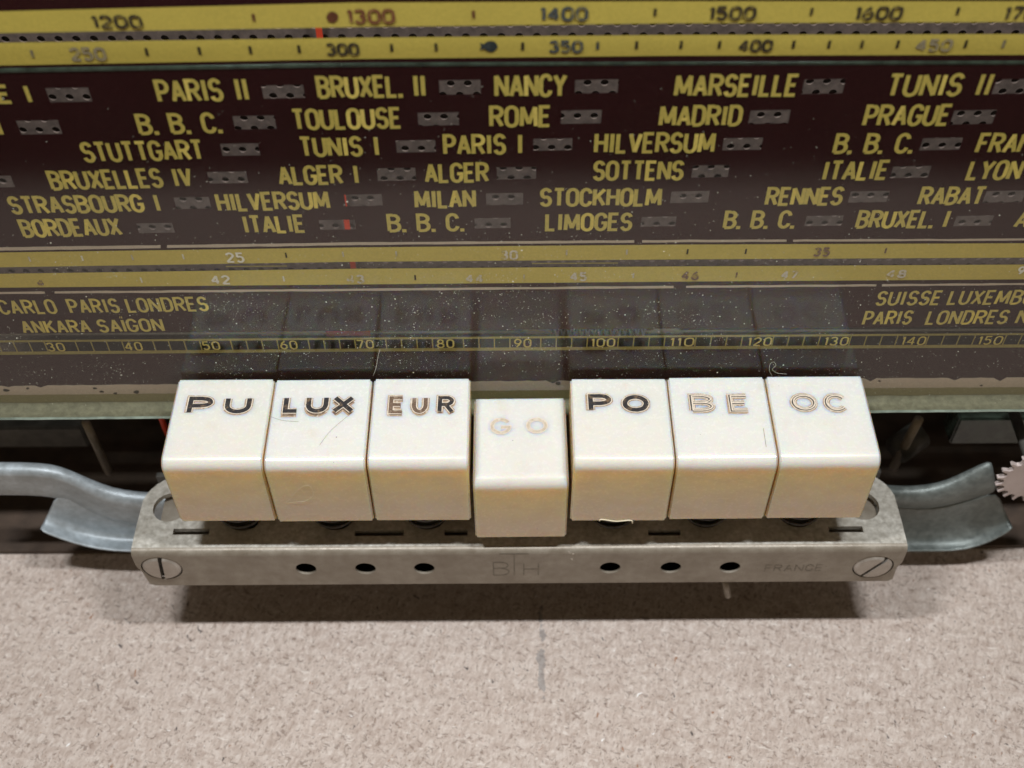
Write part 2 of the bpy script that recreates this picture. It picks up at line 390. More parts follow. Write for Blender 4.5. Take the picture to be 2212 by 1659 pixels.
def ribbon(pts, wd):
    """left/right offsets of a polyline with mitred joints"""
    q = [Vector(p) for p in pts]; c = [q[0]]
    for p in q[1:]:
        if (p-c[-1]).length > 1e-5: c.append(p)
    q = c; n = len(q); L = []; Rr = []
    closed = (q[0]-q[-1]).length < 1e-4 and n > 3
    for i in range(n):
        a = q[i-1] if i > 0 else (q[-2] if closed else None); b = q[i+1] if i < n-1 else (q[1] if closed else None)
        d1 = (q[i]-a).normalized() if a is not None else None; d2 = (b-q[i]).normalized() if b is not None else None
        d1 = d1 or d2; d2 = d2 or d1
        n1 = Vector((-d1.y, d1.x)); n2 = Vector((-d2.y, d2.x)); mm = n1+n2
        if mm.length < 1e-3: mm = n1
        mm.normalize(); k = wd/2/max(.72, mm.dot(n1)); L.append(q[i]+mm*k); Rr.append(q[i]-mm*k)
    return L, Rr
def pieces(pts, wd):
    """cut a polyline at its sharp corners so every stroke keeps its full width"""
    q = [Vector(p) for p in pts]; out = []; cur = [q[0]]
    for i in range(1, len(q)):
        cur.append(q[i])
        if i < len(q)-1:
            d1 = (q[i]-q[i-1]); d2 = (q[i+1]-q[i])
            if d1.length > 1e-6 and d2.length > 1e-6 and d1.normalized().dot(d2.normalized()) < -.1:
                out.append(cur); cur = [q[i]]
    out.append(cur); return out
def stroke_mesh(text, X0, X1, H, wd, gap=GAP, space=.85, jit=0.0):
    """list of (L,R) ribbons in local (u,v); word fits between X0 and X1, H high (outer size)"""
    gl, tot = layout(text, gap, space)
    W = max(1e-6, (X1-X0) - wd); s = W/max(tot, .001) if tot > .001 else 0
    out = []
    for ch, x, wdt, st in gl:
        ribs = []
        for pl in st:
            pts = [((X0+wd/2+(x + (p[0]*wdt if wdt > 0 else p[0]*.6))*s) if s else X0+wd/2, wd/2+p[1]*(H-wd)) for p in pl]
            if ch == '.': 
                cx = X0+wd/2+x*s; pts = [(cx-wd*.55, wd*.55), (cx+wd*.55, wd*.55)]
            if jit: pts = [(a+random.uniform(-jit, jit), b+random.uniform(-jit, jit)) for a, b in pts]
            ribs += [ribbon(pc_, wd*1.1 if ch == '.' else wd) for pc_ in pieces(pts, wd)]
        out.append((ch, ribs))
    return out
# ------------------------------------------------------------------ particle board ground
ZB = -4.9
bm = bmesh.new(); bm_box(bm, (-22, -8.2, ZB-1.6), (22, 14, ZB), .04, 2)
bo = from_bm('particle_board_worktop', bm, BOARD)
tag(bo, kind='structure')

# ------------------------------------------------------------------ dial glass
YG = 1.68; GT = .30; YP = YG+GT+.012
ZTOP = 6.55
dial = thing('dial_glass', 'brown and ochre printed radio tuning glass standing behind the push keys', 'dial glass', (0, YG, PY(1106, 898, YG).z))
zb0 = PY(1106, 898, YG).z
gs = math.tan(R(.22))                              # the pane leans a hair within its own plane
def GP(px, py, off=0.0):
    p = PY(px, py, YP); return Vector((p.x, YP-off, p.z))
def quad(name, pts, mat, off, parent=dial, label=None):
    o = mesh(name, [GP(x, y, off) for x, y in pts], [tuple(range(len(pts)))], mat, parent)
    if label: o['label'] = label
    return o
# pane
zl = PY(0, 907, YG).z; zr = PY(2212, 889, YG).z; xl, xr = -10.5, 10.5
a, b = PY(0, 907, YG), PY(2212, 889, YG); sl = (b.z-a.z)/(b.x-a.x); zL = a.z+(xl-a.x)*sl; zR = a.z+(xr-a.x)*sl
vs = []
for y in (YG, YG+GT): vs += [(xl, y, zL+.03), (xr, y, zR+.03), (xr, y, ZTOP), (xl, y, ZTOP)]
mesh('glass_pane', vs, [(0,1,2,3), (7,6,5,4), (3,2,6,7), (0,3,7,4), (1,5,6,2)], GLASS, dial)
# ground foot of the pane: green cut edge
n = 120; vs = []; fs = []
for i in range(n+1):
    t = i/n; x = xl+(xr-xl)*t; z = zL+(zR-zL)*t; j = random.uniform(-.006, .006)
    vs += [(x, YG+.004, z+.03), (x, YG+.02, z+j), (x, YG+GT-.02, z-.004+j), (x, YG+GT-.001, z+.045+random.uniform(0,.02))]
    if i:
        q = (i-1)*4
        for k in range(3): fs.append((q+k, q+4+k, q+5+k, q+1+k))
mesh('glass_edge', vs, fs, GEDGE, dial, smooth=True)['label'] = 'olive green cut lower edge of the glass'
bm = bmesh.new(); bm_tube(bm, [(xl+(xr-xl)*i/80, YG+.016, zL+(zR-zL)*i/80+.006+random.uniform(-.004,.004)) for i in range(81)], .02, 8)
from_bm('glass_arris', bm, simple('pale_green_arris', (.34,.42,.36), .12, 0, .35, 5), dial, smooth=True)['label'] = 'pale green front arris of the glass foot'

# brown lacquer mask with clear windows
WIN = [(103,195,190,220),(567,657,184,212),(949,1038,173,204),(1242,1335,172,201),(1735,1823,171,202),(2148,2236,171,202),
 (40,130,260,290),(505,595,250,279),(903,991,243,271),(1212,1299,238,267),(1619,1705,238,267),(2057,2148,238,268),
 (478,560,310,336),(856,941,303,329),(1152,1236,299,325),(1562,1646,298,324),(1990,2076,298,324),
 (-52,28,380,405),(450,534,371,396),(815,898,363,390),(1073,1158,361,387),(1495,1574,357,383),(1926,2008,359,384),
 (378,454,426,451),(745,826,420,445),(1050,1130,417,443),(1449,1531,413,438),(1835,1918,413,437),(2127,2212,412,437),
 (297,375,482,503),(690,768,475,496),(1025,1103,471,493),(1385,1460,468,489),(1740,1820,466,488),(2063,2143,466,488)]
loops = []
def LP(pts): loops.append([(GP(x, y).x, GP(x, y).z) for x, y in pts])
XL, XR = -900, 3100
def ly(xs, x):                                    # y of a slightly bent printed line at x
    if x <= xs[0][0]: (x0, y0), (x1, y1) = xs[0], xs[1]
    else:
        for i in range(len(xs)-1):
            (x0, y0), (x1, y1) = xs[i], xs[i+1]
            if x <= x1: break
    return y0+(y1-y0)*(x-x0)/(x1-x0)
def wline(l, x): return l[0]+(l[1]-l[0])*x/2212.0
def lerp_line(y0, y1): return lambda x: y0+(y1-y0)*x/2212.0
# (band edge lines: left / 768 / 1450 / right)
def BL(a, b, c, d):
    xs = [(0, a), (768, b), (1450, c), (2212, d)]
    return lambda x: (ly(xs, x) if 0 <= x <= 2212 else (a-(b-a)/768*(-x)*1.0 if x < 0 else d+(d-c)/762*(x-2212)))
b1t, b1b = BL(24,5,2,2), BL(71,58,50,47)
b2t, b2b = BL(92,81,75,73), BL(141,127,120,118)
rd0, rd1 = BL(147,135,133,131), BL(158,145,141,140)
t1a, t1b = BL(534,523,518,515), BL(541,529,523,519)
b3t, b3b = BL(545,534,528,525), BL(577,565,560,556)
b4t, b4b = BL(591,580,575,571), BL(621,614,608,603)
t2a, t2b = BL(630,623,617,611), BL(635,628,622,615)
cs0, cs1 = BL(721,715,710,705), BL(762,755,750,746)
pk0, pk1 = BL(833,826,819,815), BL(853,846,840,836)
XX = [-500, -200, 0, 250, 500, 768, 1100, 1450, 1800, 2212, 2450, 2700]
def strip_pts(fa, fb, x0=None, x1=None):
    xs = [x for x in XX if (x0 is None or x > x0) and (x1 is None or x < x1)]
    if x0 is not None: xs = [x0]+xs
    if x1 is not None: xs = xs+[x1]
    return [(x, fa(x)) for x in xs] + [(x, fb(x)) for x in reversed(xs)]
p_tl, p_br = GP(-500, -60), GP(2700, 850)
loops.append([(-10.4, ZTOP-.05), (10.4, ZTOP-.05)] + [(GP(x, pk1(x)+1).x, GP(x, pk1(x)+1).z) for x in (2700, 2212, 1450, 768, 0, -500)])
for (x0, x1, y0, y1) in WIN:
    # keep the sides vertical in the pane
    A, B = GP((x0+x1)/2, y0), GP((x0+x1)/2, y1); c0, c1 = GP(x0, (y0+y1)/2).x, GP(x1, (y0+y1)/2).x
    sx = (c1-c0)*.008
    loops.append([(c0, B.z-sx), (c1, B.z+sx), (c1, A.z+sx), (c0, A.z-sx)])
for fa, fb in ((b1b, b2t), (b3b, b4t), (cs0, cs1)):
    LP([(x, fa(x)) for x in XX] + [(x, fb(x)) for x in reversed(XX)])
v2, f2 = plate_mesh(loops, 0)
mesh('lacquer_mask', [(u, YP, v) for u, v, _ in v2], f2, BROWN, dial)
for fa, fb, lab in ((b1t, b1b, 'uppermost ochre scale band, numbers 1200 to 1600'), (b2t, b2b, 'second ochre scale band, numbers 250 to 450'),
               (b3t, b3b, 'third ochre scale band, numbers 25 to 35'), (b4t, b4b, 'fourth ochre scale band, numbers 42 to 48')):
    quad('scale_band', strip_pts(fa, fb), YEL, .004, label=lab)
# pink trim lines broken by chips
def trim(fa, fb, gaps, lab):
    x = -500; segs = []
    for g0, g1 in gaps+[(2700, 2700)]:
        segs.append((x, g0)); x = g1
    for s0, s1 in segs:
        xs = [s0]; 
        while xs[-1] < s1: xs.append(min(s1, xs[-1]+random.uniform(18, 40)))
        pts = [(q, fa(q)+random.uniform(-.5, .5)) for q in xs]+[(q, fb(q)+random.uniform(-.5, .5)) for q in reversed(xs)]
        quad('trim_line', pts, PINK, .004, label=lab)
trim(t1a, t1b, [(347,361),(1370,1387),(1699,1713)], 'thin pale pink line under the station names')
trim(t2a, t2b, [(97,118),(1455,1482),(1893,1905)], 'thin pale pink line under the ochre bands')
# bottom pink strip: chipped
xs = [-500+i*14 for i in range(229)]
def chip(x): return sum(max(0, 1-abs(x-c)/9)*7 for c in (24, 84, 1196, 1880, 2060, 1230, 2160))
pts = [(q, pk0(q)+random.uniform(-.6, .6)+chip(q)) for q in xs]+[(q, pk1(q)+random.uniform(-.5, .5)) for q in reversed(xs)]
quad('trim_line', pts, PINK, .004, label='broad chipped pale pink band near the foot of the glass')
# black chips in it
for cx, cy, r in ((220,845,5),(250,849,5),(296,846,7),(205,838,5),(14,842,7),(1206,827,7),(1196,822,8),(60,838,4),(2120,832,4),(1900,822,4)):
    pts = [(cx+r*random.uniform(.6,1.2)*math.cos(t*.785), cy+r*.55*random.uniform(.6,1.2)*math.sin(t*.785)) for t in range(8)]
    quad('lacquer_chip', pts, DARKM, .009)
# clear foot with olive lacquer behind
quad('foot_strip', [(x, pk1(x)-1) for x in XX]+[(x, pk1(x)+46) for x in reversed(XX)], OLIVE, .002, label='olive strip along the foot of the glass')
def line_strip(name, f, dy0, dy1, mat, off, lab=None, x0=None, x1=None):
    return quad(name, strip_pts(lambda x: f(x)+dy0, lambda x: f(x)+dy1, x0, x1), mat, off, label=lab)
PALEG = simple('pale_green_glass_line', (.36,.40,.29), .3, 0, .3, 12)
line_strip('edge_line', pk1, 31, 35, PALEG, .005, 'faint pale line along the foot of the glass')
line_strip('edge_line', pk1, 19, 22, YELF, .005, 'faint ochre line along the foot of the glass')
# green glass ridge under the second band: a half round glazing bead on the pane
bm = bmesh.new(); cs = []
for x in [-500]+list(range(-200, 2500, 90))+[2700]:
    p0, p1 = GP(x, rd0(x)), GP(x, rd1(x)); rr = abs(p0.z-p1.z)/2
    cs.append(((p0+p1)/2, rr))
bm_tube(bm, [c for c, r in cs], [r*.95 for c, r in cs], 12)
BEAD = simple('green_glass_bead', (.055,.075,.06), .12, 0, .5, 5)
gb = from_bm('glass_bead', bm, BEAD, dial, smooth=True); gb['label'] = 'dark green glass bead under the upper scales'
for v in gb.data.vertices: v.co.y = YP - abs(v.co.y-YP)*.4 if v.co.y < YP else YP

# lettering on the print plane
def word(text, x0, x1, yb0, yb1, h, mat, wd=.052, off=.008, name='station_name', gap=GAP, space=.85, lab=True, jit=.0015):
    """x0..x1 baseline ends in picture px, yb0,yb1 baseline y, h cap height in px"""
    A = GP(x0, yb0); B = GP(x1, yb1); T = GP(x0, yb0-h)
    H = T.z-A.z; W = B.x-A.x; sl = (B.z-A.z)/max(W, .01)
    vs = []; fs = []; k = 0
    for ch, ribs in stroke_mesh(text, 0, W, H, wd, gap, space, jit):
        for L, Rr in ribs:
            o = off + (k % 7)*.0007; k += 1; b = len(vs)
            for qi, (l, r) in enumerate(zip(L, Rr)):
                o += .00006
                vs.append((A.x+l.x, YP-o, A.z+l.y+l.x*sl)); vs.append((A.x+r.x, YP-o, A.z+r.y+r.x*sl))
            for i in range(len(L)-1): fs.append((b+2*i, b+2*i+1, b+2*i+3, b+2*i+2))
    ob = mesh(name, vs, fs, mat, dial)
    if lab and text not in ('B.', 'C.'): ob['label'] = ('lettering reading ' if name == 'station_name' else 'number ')+text
    return ob
S = YELT
rows = [
 # row 1
 ('SE I',-35,76,224,223,42),('PARIS II',343,543,222,217,51),('BRUXEL. II',687,923,213,209,50),('NANCY',1068,1224,210,209,51),('MARSEILLE',1454,1720,209,208,50),('TUNIS II',1909,2136,209,207,51),
 ('LIN I',-130,15,296,293,44),('B. B. C.',302,482,291,287,46),('TOULOUSE',634,870,281,277,47),('ROME',1057,1191,275,274,48),('MADRID',1421,1600,273,272,47),('PRAGUE',1860,2046,273,271,48),
 ('STUTTGART',183,446,351,345,45),('TUNIS I',650,823,339,337,45),('PARIS I',958,1131,335,333,46),('HILVERSUM',1282,1542,331,330,46),('B. B. C.',1796,1968,332,331,45),('FRANCFORT',2103,2370,331,329,45),
 ('BRUXELLES IV',113,421,411,403,43),('ALGER I',604,779,400,397,43),('ALGER',918,1057,395,393,44),('SOTTENS',1279,1475,390,389,44),('ITALIE',1771,1914,390,388,44),('LYON',2083,2200,389,388,44),
 ('STRASBOURG I',27,352,463,457,40),('HILVERSUM',472,715,457,451,41),('MILAN',896,1029,450,448,41),('STOCKHOLM',1165,1428,446,445,41),('RENNES',1650,1817,444,443,41),('RABAT',1979,2120,443,442,41),
 ('BORDEAUX',52,268,513,508,40),('ITALIE',528,663,504,502,40),('B. B. C.',838,1003,501,499,40),('LIMOGES',1177,1365,499,498,40),('B. B. C.',1560,1714,494,493,40),('BRUXEL. I',1845,2045,493,492,40),('ANDORRE',2186,2400,492,490,38)]
def split_word(t, x0, x1, y0, y1, h, mat, space):
    gl, tot = layout(t, GAP, space); wp = .052*165; k = (x1-x0-wp)/tot; xs = 0; i = 0
    parts = t.split(' ')
    for p_ in parts:
        n_ = len(p_); g = gl[i:i+n_]; i += n_
        a0 = x0+g[0][1]*k; a1 = x0+wp+(g[-1][1]+g[-1][2])*k; f0 = (a0-x0)/(x1-x0); f1 = (a1-x0)/(x1-x0)
        word(p_, a0, a1, y0+(y1-y0)*f0, y0+(y1-y0)*f1, h, mat, space=space, jit=.001)
for t, x0, x1, y0, y1, h in rows: split_word(t, x0, x1, y0, y1, h, S, 1.0)
for t, x0, x1, y0, y1, h in (('MONTE',-160,-22,682,679,32),('CARLO',4,128,679,677,32),('PARIS',153,263,677,675,32),('LONDRES',278,454,675,671,32),('ANKARA',52,201,720,718,29),('SAÏGON',216,358,718,715,29),
   ('SUISSE',1888,2028,660,658,32),('LUXEMBOURG',2043,2310,658,656,32),('PARIS',1860,1966,702,700,31),('LONDRES',1996,2172,701,699,31),('NICE',2190,2280,699,697,31)):
    word(t, x0, x1, y0, y1, h, S, wd=.043, gap=.5)
def num(t, x0, x1, yb, h, mat, wd=.036, dy=-1, gap=.42): word(t, x0, x1, yb, yb+dy, h, mat, wd, .012, 'scale_number', gap)
for a_ in (('1200',203,312,61,30,DARKINK),('1300',751,855,51,33,REDINK),('1400',1166,1270,45,32,BLUEINK),('1500',1529,1631,43,31,DARKINK),('1600',1843,1946,43,31,DARKINK),('1700',2164,2266,43,31,DARKINK),
   ('250',155,234,131,30,FADEINK),('300',706,778,120,28,DARKINK),('350',1185,1259,114,28,BLUEINK),('400',1592,1667,112,28,DARKINK),('450',1973,2053,111,28,FADEINK)): num(*a_, wd=.038)
for a_ in (('25',490,531,566,22,WHITEINK),('30',1081,1119,560,21,PALEINK),('35',1755,1791,553,20,MAUVEINK),('42',458,500,613,20,WHITEINK),('43',749,789,611,19,PALEINK),('44',1005,1045,609,18,PALEINK),
   ('45',1230,1268,606,20,PALEINK),('46',1470,1509,604,20,MAUVEINK),('47',1684,1722,601,18,PALEINK),('48',1911,1955,599,18,PALEINK),('9',2194,2210,592,18,WHITEINK),('4',82,99,616,13,MAUVEINK)): num(*a_, wd=.032, dy=0, gap=.5)
for dec, x in ((20,-66),(30,100),(40,267),(50,434),(60,600.6),(70,765),(80,938),(90,1104),(100,1270),(110,1440),(120,1607),(130,1772),(140,1938),(150,2103)):
    t = str(dec); wdp = 38 if len(t) == 2 else 52
    yb = cs1(x)-3.0
    num(t, x+6, x+6+wdp, yb, 19, YELN, wd=.026, dy=-.6, gap=.5)
def tick(x, y0, y1, mat, wpx=5, off=.012, name='scale_tick'):
    A = GP(x, y1); B = GP(x, y0); hw = wpx/2/170.0; xm = (A.x+B.x)/2
    mesh(name, [(xm-hw, YP-off, A.z), (xm+hw, YP-off, A.z), (xm+hw, YP-off, B.z), (xm-hw, YP-off, B.z)], [(0,1,2,3)], mat, dial)
for x, m_ in ((1023,REDINK),(1415,DARKINK),(1753,DARKINK),(2069,DARKINK),(548,REDINK)):
    y = b1b(x); tick(x, y-33, y-17, m_, 6)
for x, m_ in ((70,FADEINK),(317,DARKINK),(431,DARKINK),(541,DARKINK),(646,DARKINK),(846,DARKINK),(942,DARKINK),(1129,DARKINK),(1291,BLUEINK),(1375,DARKINK),(1471,DARKINK),(1554,DARKINK),(1714,DARKINK),(1791,DARKINK),(1862,DARKINK),(1939,DARKINK),(2086,DARKINK),(2168,FADEINK)):
    y = b2b(x); tick(x, y-33, y-16, m_, 6)
for x, m_ in ((64,PALEINK),(178,WHITEINK),(286,PALEINK),(396,WHITEINK),(741,PALEINK),(856,PALEINK),(1224,PALEINK),(1354,PALEINK),(1485,DARKINK),(1611,DARKINK),(1913,MAUVEINK),(618,DARKINK)):
    y = b3b(x); tick(x, y-23, y-12, m_, 4)
for x, m_ in ((305.5,WHITEINK),(613,WHITEINK),(897,DARKINK),(1132,PALEINK),(1368,PALEINK),(1591,MAUVEINK)):
    y = b4b(x); tick(x, y-20, y-9, m_, 4)
# round dot and the little fish-shaped blot on the upper bands
def blob(name, cx, cy, rx, ry, mat, lab, extra=None):
    pts = [(cx+rx*math.cos(t*.393)*random.uniform(.94,1.06), cy+ry*math.sin(t*.393)*random.uniform(.94,1.06)) for t in range(16)]
    quad(name, pts, mat, .012, label=lab)
REDDOT = ink('red_brown_dot_ink', (.17,.062,.035), .2); BLDOT = ink('blue_black_dot_ink', (.05,.06,.065), .2)
blob('scale_dot', 718, 36, 13, 12, REDDOT, 'round red-brown dot before 1300')
blob('scale_dot', 1060, 99, 15, 12, BLDOT, 'dark blue-black dot before 350'); quad('scale_dot', [(1036,91),(1049,95),(1056,88),(1060,98),(1056,110),(1048,103),(1036,107),(1040,99)], BLDOT, .016)
# ruler over the clear strip
rl0 = lambda x: ly([(0,737),(768,731),(1450,726),(2212,721)], x) if 0 <= x <= 2212 else 737-x*.0068
quad('ruler_line', strip_pts(lambda x: rl0(x)-2.2, lambda x: rl0(x)+2.2), YELF, .005)
quad('ruler_line', strip_pts(lambda x: cs1(x)-2.5, lambda x: cs1(x)+4), YELF, .005)
for i in range(-4, 75):
    if i % 5 == 1: continue
    x = 100 + (i)*33.38
    if x > 2400: break
    tick(x, rl0(x)-1, cs1(x)+1, YELF, 3.4, .0065, 'ruler_tick')
quad('ruler_line', [(488,574),(620,573),(620,575.5),(488,576.5)], YELF, .004)
quad('ruler_line', [(1149,567.5),(1335,566.5),(1335,569),(1149,570)], YELF, .004)

# ------------------------------------------------------------------ perforated backing, pointer, cord, cabinet
YB = YP+2.3
def perforated():
    px_, pz_ = .245, .195; r = .058; n = 12; d = .07
    vs = []; fs = []
    z0 = -1.35; rowsn = 42; x0 = -9.3
    ring = [(math.cos(2*math.pi*(k+.5)/n), math.sin(2*math.pi*(k+.5)/n)) for k in range(n)]
    sq = []
    for c, s in ring:
        m = max(abs(c)/(px_/2), abs(s)/(pz_/2)); sq.append((c/m, s/m))
    # move the diagonal ones into the corners
    q = [(0,1),(1,1)]
    for k, (c, s) in enumerate(ring):
        pass
    corners = [1, 4, 7, 10]
    for k in corners:
        sq[k] = (math.copysign(px_/2, ring[k][0]), math.copysign(pz_/2, ring[k][1]))
    for j in range(rowsn):
        for i in range(81):
            cx = x0+i*px_+(px_/2 if j % 2 else 0); cz = z0+j*pz_; b = len(vs)
            for k in range(n): vs.append((cx+sq[k][0], YB, cz+sq[k][1]))
            for k in range(n): vs.append((cx+ring[k][0]*r, YB, cz+ring[k][1]*r))
            for k in range(n): vs.append((cx+ring[k][0]*r, YB+d, cz+ring[k][1]*r))
            for k in range(n):
                l = (k+1) % n
                fs.append((b+k, b+l, b+n+l, b+n+k)); fs.append((b+n+k, b+n+l, b+2*n+l, b+2*n+k))
    return vs, fs
vs, fs = perforated()
o = mesh('perforated_board', vs, fs, PANELM); tag(o, 'grey board full of small round holes seen through the clear windows of the tuning glass', 'board')
bs = mesh('hole_shade_sheet', [(-9.3, YB+.071, -1.35), (9.5, YB+.071, -1.35), (9.5, YB+.071, 7.0), (-9.3, YB+.071, 7.0)], [(0,1,2,3)], simple('hole_shade_brown', (.075,.052,.045), .7), o)  # brown sheet added so the shade in the holes is not black
cab = thing('radio_chassis', 'dark brown inside of the radio behind and below the tuning glass, with a roof and dark sheet added for shade', 'chassis', (0, 7, ZB))
box('back_panel', (-12, 7.0, ZB+.01), (12, 7.3, 7.4), DARKM, cab)
box('shade_roof', (-12, YB+.14, 7.1), (12, 7.0, 7.4), DARKM, cab)  # unseen roof, added to keep lamp light off the space behind
box('side_panel', (-12.3, YB+.14, ZB+.01), (-12.002, 7.3, 7.4), DARKM, cab)
box('side_panel', (12.002, YB+.14, ZB+.01), (12.3, 7.3, 7.4), DARKM, cab)
box('board_shade_sheet', (-11.9, 1.63, ZB+.01), (11.9, 6.99, ZB+.10), DARKM, cab)  # dark sheet over the board, standing in for the shade under the glass
# pointer
yq = YB-.14
p = PY(750, 490, yq); 
bm = bmesh.new(); bm_box(bm, (p.x-.045, yq, -1.0), (p.x+.045, yq+.03, 7.0), .008, 1)
o = from_bm('tuning_pointer', bm, RED); tag(o, 'thin upright red tuning needle behind the glass, left of centre', 'pointer')
# cord, spring
yc = YB-.45
def CP(px, py): return PY(px, py, yc)
cord = thing('pulley_string', 'pale string with a small coil spring behind the clear strip of the glass', 'string', tuple(CP(1106, 718)))
bm = bmesh.new(); bm_tube(bm, [CP(x, 722-x*.0045) for x in range(-100, 1195, 60)], .018, 6); bm_tube(bm, [CP(x, 722-x*.0045) for x in range(1395, 2400, 60)], .018, 6)
from_bm('cord', bm, CORD, cord, True)
bm = bmesh.new(); A, B = CP(1195, 716), CP(1395, 715); N = 15; pts = []
for k in range(N*12+1):
    t = k/(N*12); a = k/12*2*math.pi; c = A.lerp(B, t); pts.append(c+Vector((0, math.cos(a)*.065, math.sin(a)*.065)))
bm_tube(bm, pts, .017, 6); from_bm('coil_spring', bm, STEEL, cord, True)
for x0, x1 in ((1125, 1190), (1400, 1475)):
    bm = bmesh.new(); bm_tube(bm, [CP(x0, 717), CP((x0+x1)/2, 713), CP(x1, 717)], [.02, .07, .03], 8); from_bm('hook', bm, CORD, cord, True)
bm = bmesh.new(); A, B = CP(705, 722), CP(800, 714); bm_box(bm, (A.x, yc-.05, A.z), (B.x, yc+.05, B.z), .01)
o = from_bm('pointer_carriage', bm, RED); tag(o, 'small red slider of the tuning needle behind the clear strip', 'slider')
bm = bmesh.new(); A, B = CP(565, 722), CP(700, 716); bm_box(bm, (A.x, yc-.03, A.z), (B.x, yc+.03, B.z), .01)
o = from_bm('slider_tab', bm, CORD); tag(o, 'pale strip left of the red slider behind the clear strip', 'strip')

# dust on the pane
def specks(n, area, y, mn, mx, name, label, mat=DUST):
    vs = []; fs = []
    for _ in range(n):
        px, py = area(); p = PY(px, py, y); s = random.uniform(mn, mx)*(1 if random.random() < .9 else 1.9); e = random.uniform(.35, 1); a = random.uniform(0, math.pi)
        k = random.choice((3, 4, 5)); b = len(vs)
        for q in range(k):
            t = q*2*math.pi/k; u, v = s*math.cos(t), s*e*math.sin(t)
            vs.append((p.x+u*math.cos(a)-v*math.sin(a), y-random.uniform(0.001, .008), p.z+u*math.sin(a)+v*math.cos(a)))
        fs.append(tuple(range(b, b+k)))
    o = mesh(name, vs, fs, mat); o['kind'] = 'stuff'; o['label'] = label; o['category'] = 'dust'; return o
CL = [(random.uniform(-100, 2300), random.triangular(560, 880, 790), random.uniform(15, 60)) for _ in range(60)]
def a1():
    if random.random() < .38:
        c_ = random.choice(CL); return c_[0]+random.gauss(0, c_[2]), c_[1]+random.gauss(0, c_[2]*.35)
    while True:
        px = random.uniform(-150, 2350); py = random.triangular(180, 890, 800); d = 1-abs(px-1180)/1500
        if random.random() < max(.12, d) and (py > 500 or random.random() < .3): return px, py
specks(5600, a1, YG-.001, .0022, .0075, 'glass_dust', 'pale dust specks scattered over the lower tuning glass')
def fibre(name, pts, rad, label, mat=DUST):
    bm = bmesh.new(); P = [Vector(q) for q in pts]; out = []
    for i in range(len(P)-1):
        a0 = P[max(i-1, 0)]; a1_ = P[i]; a2 = P[i+1]; a3 = P[min(i+2, len(P)-1)]
        for k in range(5):
            t = k/5; out.append(.5*((2*a1_)+(a2-a0)*t+(2*a0-5*a1_+4*a2-a3)*t*t+(3*a1_-a0-3*a2+a3)*t**3))
    out.append(P[-1]); bm_tube(bm, out, rad, 4)
    o = from_bm(name, bm, mat, smooth=True); return tag(o, label, 'fibre')
fibre('curly_fibre', [PY(x, y, YG-.03) for x, y in ((1668,812),(1662,800),(1664,786),(1672,782),(1676,790),(1668,798),(1680,806),(1700,808))], .002, 'pale curly fibre on the glass just above the OC key')
fibre('short_fibre', [PY(x, y, YG-.01) for x, y in ((806,812),(812,795),(817,768),(821,755))], .003, 'straight pale fibre on the glass above the gap between LUX and EUR')

# ------------------------------------------------------------------ keys
FX0 = PY(339, 1000, 0).x; FX1 = PY(1908, 1000, 0).x; PITCH = (FX1-FX0)/7
KD = 1.60; KH = 1.46; KW = PITCH-.024
def cap_mesh(kw, kd, kh, seed):
    rnd = random.Random(seed)
    prof = []                                     # (y,z), clockwise from front bottom
    def cor(cy, cz, r, a0, a1, n):
        for k in range(n+1):
            a = R(a0+(a1-a0)*k/n); prof.append((cy+r*math.cos(a), cz+r*math.sin(a)))
    cor(.03+.0, -kh+.03, .03, 270, 180, 2)
    RF = .17
    cor(RF, -RF, RF, 180, 90, 10)
    cor(kd-.06, -.06, .06, 90, 0, 4)
    cor(kd-.03, -kh+.03, .03, 0, -90, 2)
    bm = bmesh.new(); n = len(prof); A = [bm.verts.new((-kw/2, y, z)) for y, z in prof]; B = [bm.verts.new((kw/2, y, z)) for y, z in prof]
    fa = bm.faces.new(A); fb = bm.faces.new(B[::-1])
    for i in range(n):
        j = (i+1) % n; bm.faces.new((A[j], A[i], B[i], B[j]))
    bmesh.ops.recalc_face_normals(bm, faces=bm.faces)
    es = list(set(fa.edges) | set(fb.edges))
    bmesh.ops.bevel(bm, geom=es, offset=.027, segments=3, affect='EDGES', clamp_overlap=True)
    return bm
KEYS = [('PU','PU',0,0,0,.0),('LUX','LUX',1,0,.3,.0),('EUR','EUR',2,0,-.2,.0),('GO','GO',3,-.485,.25,0),('PO','PO',4,0,-.3,.0),('BE','BE',5,0,.15,.0),('OC','OC',6,0,0,.0)]
# letters: list of (char, x0,x1,ytop,ybot) in picture px on the top of the key
LET = {
 'PU': [('P',401,456,857,895),('U',482,540,857,894)],
 'LUX': [('L',610,646,856,893),('U',659,708,856,893),('X',716,765,856,893)],
 'EUR': [('E',838,872,856,894),('U',888,923,856,893),('R',944,980,855,893)],
 'GO': [('G',1060,1105,904,938),('O',1138,1183,904,936)],
 'PO': [('P',1271,1322,851,890),('O',1345,1403,853,890)],
 'BE': [('B',1493,1544,853,890),('E',1578,1620,853,890)],
 'OC': [('O',1713,1767,852,888),('C',1785,1834,852,889)]}
Oc2 = arc(.5,.5,.5,.5,0,360,26); wide = dict(G_)
wide['O'] = (1, [Oc2]); wide['C'] = (1, [arc(.5,.5,.5,.5,38,322,22)]); wide['G'] = (1, [arc(.5,.5,.5,.5,35,340,22)+[(.97,.42),(.5,.42)]])
wide['U'] = (1, [[(0,1),(0,.45)]+arc(.5,.45,.5,.45,180,360,14)+[(1,1)]])
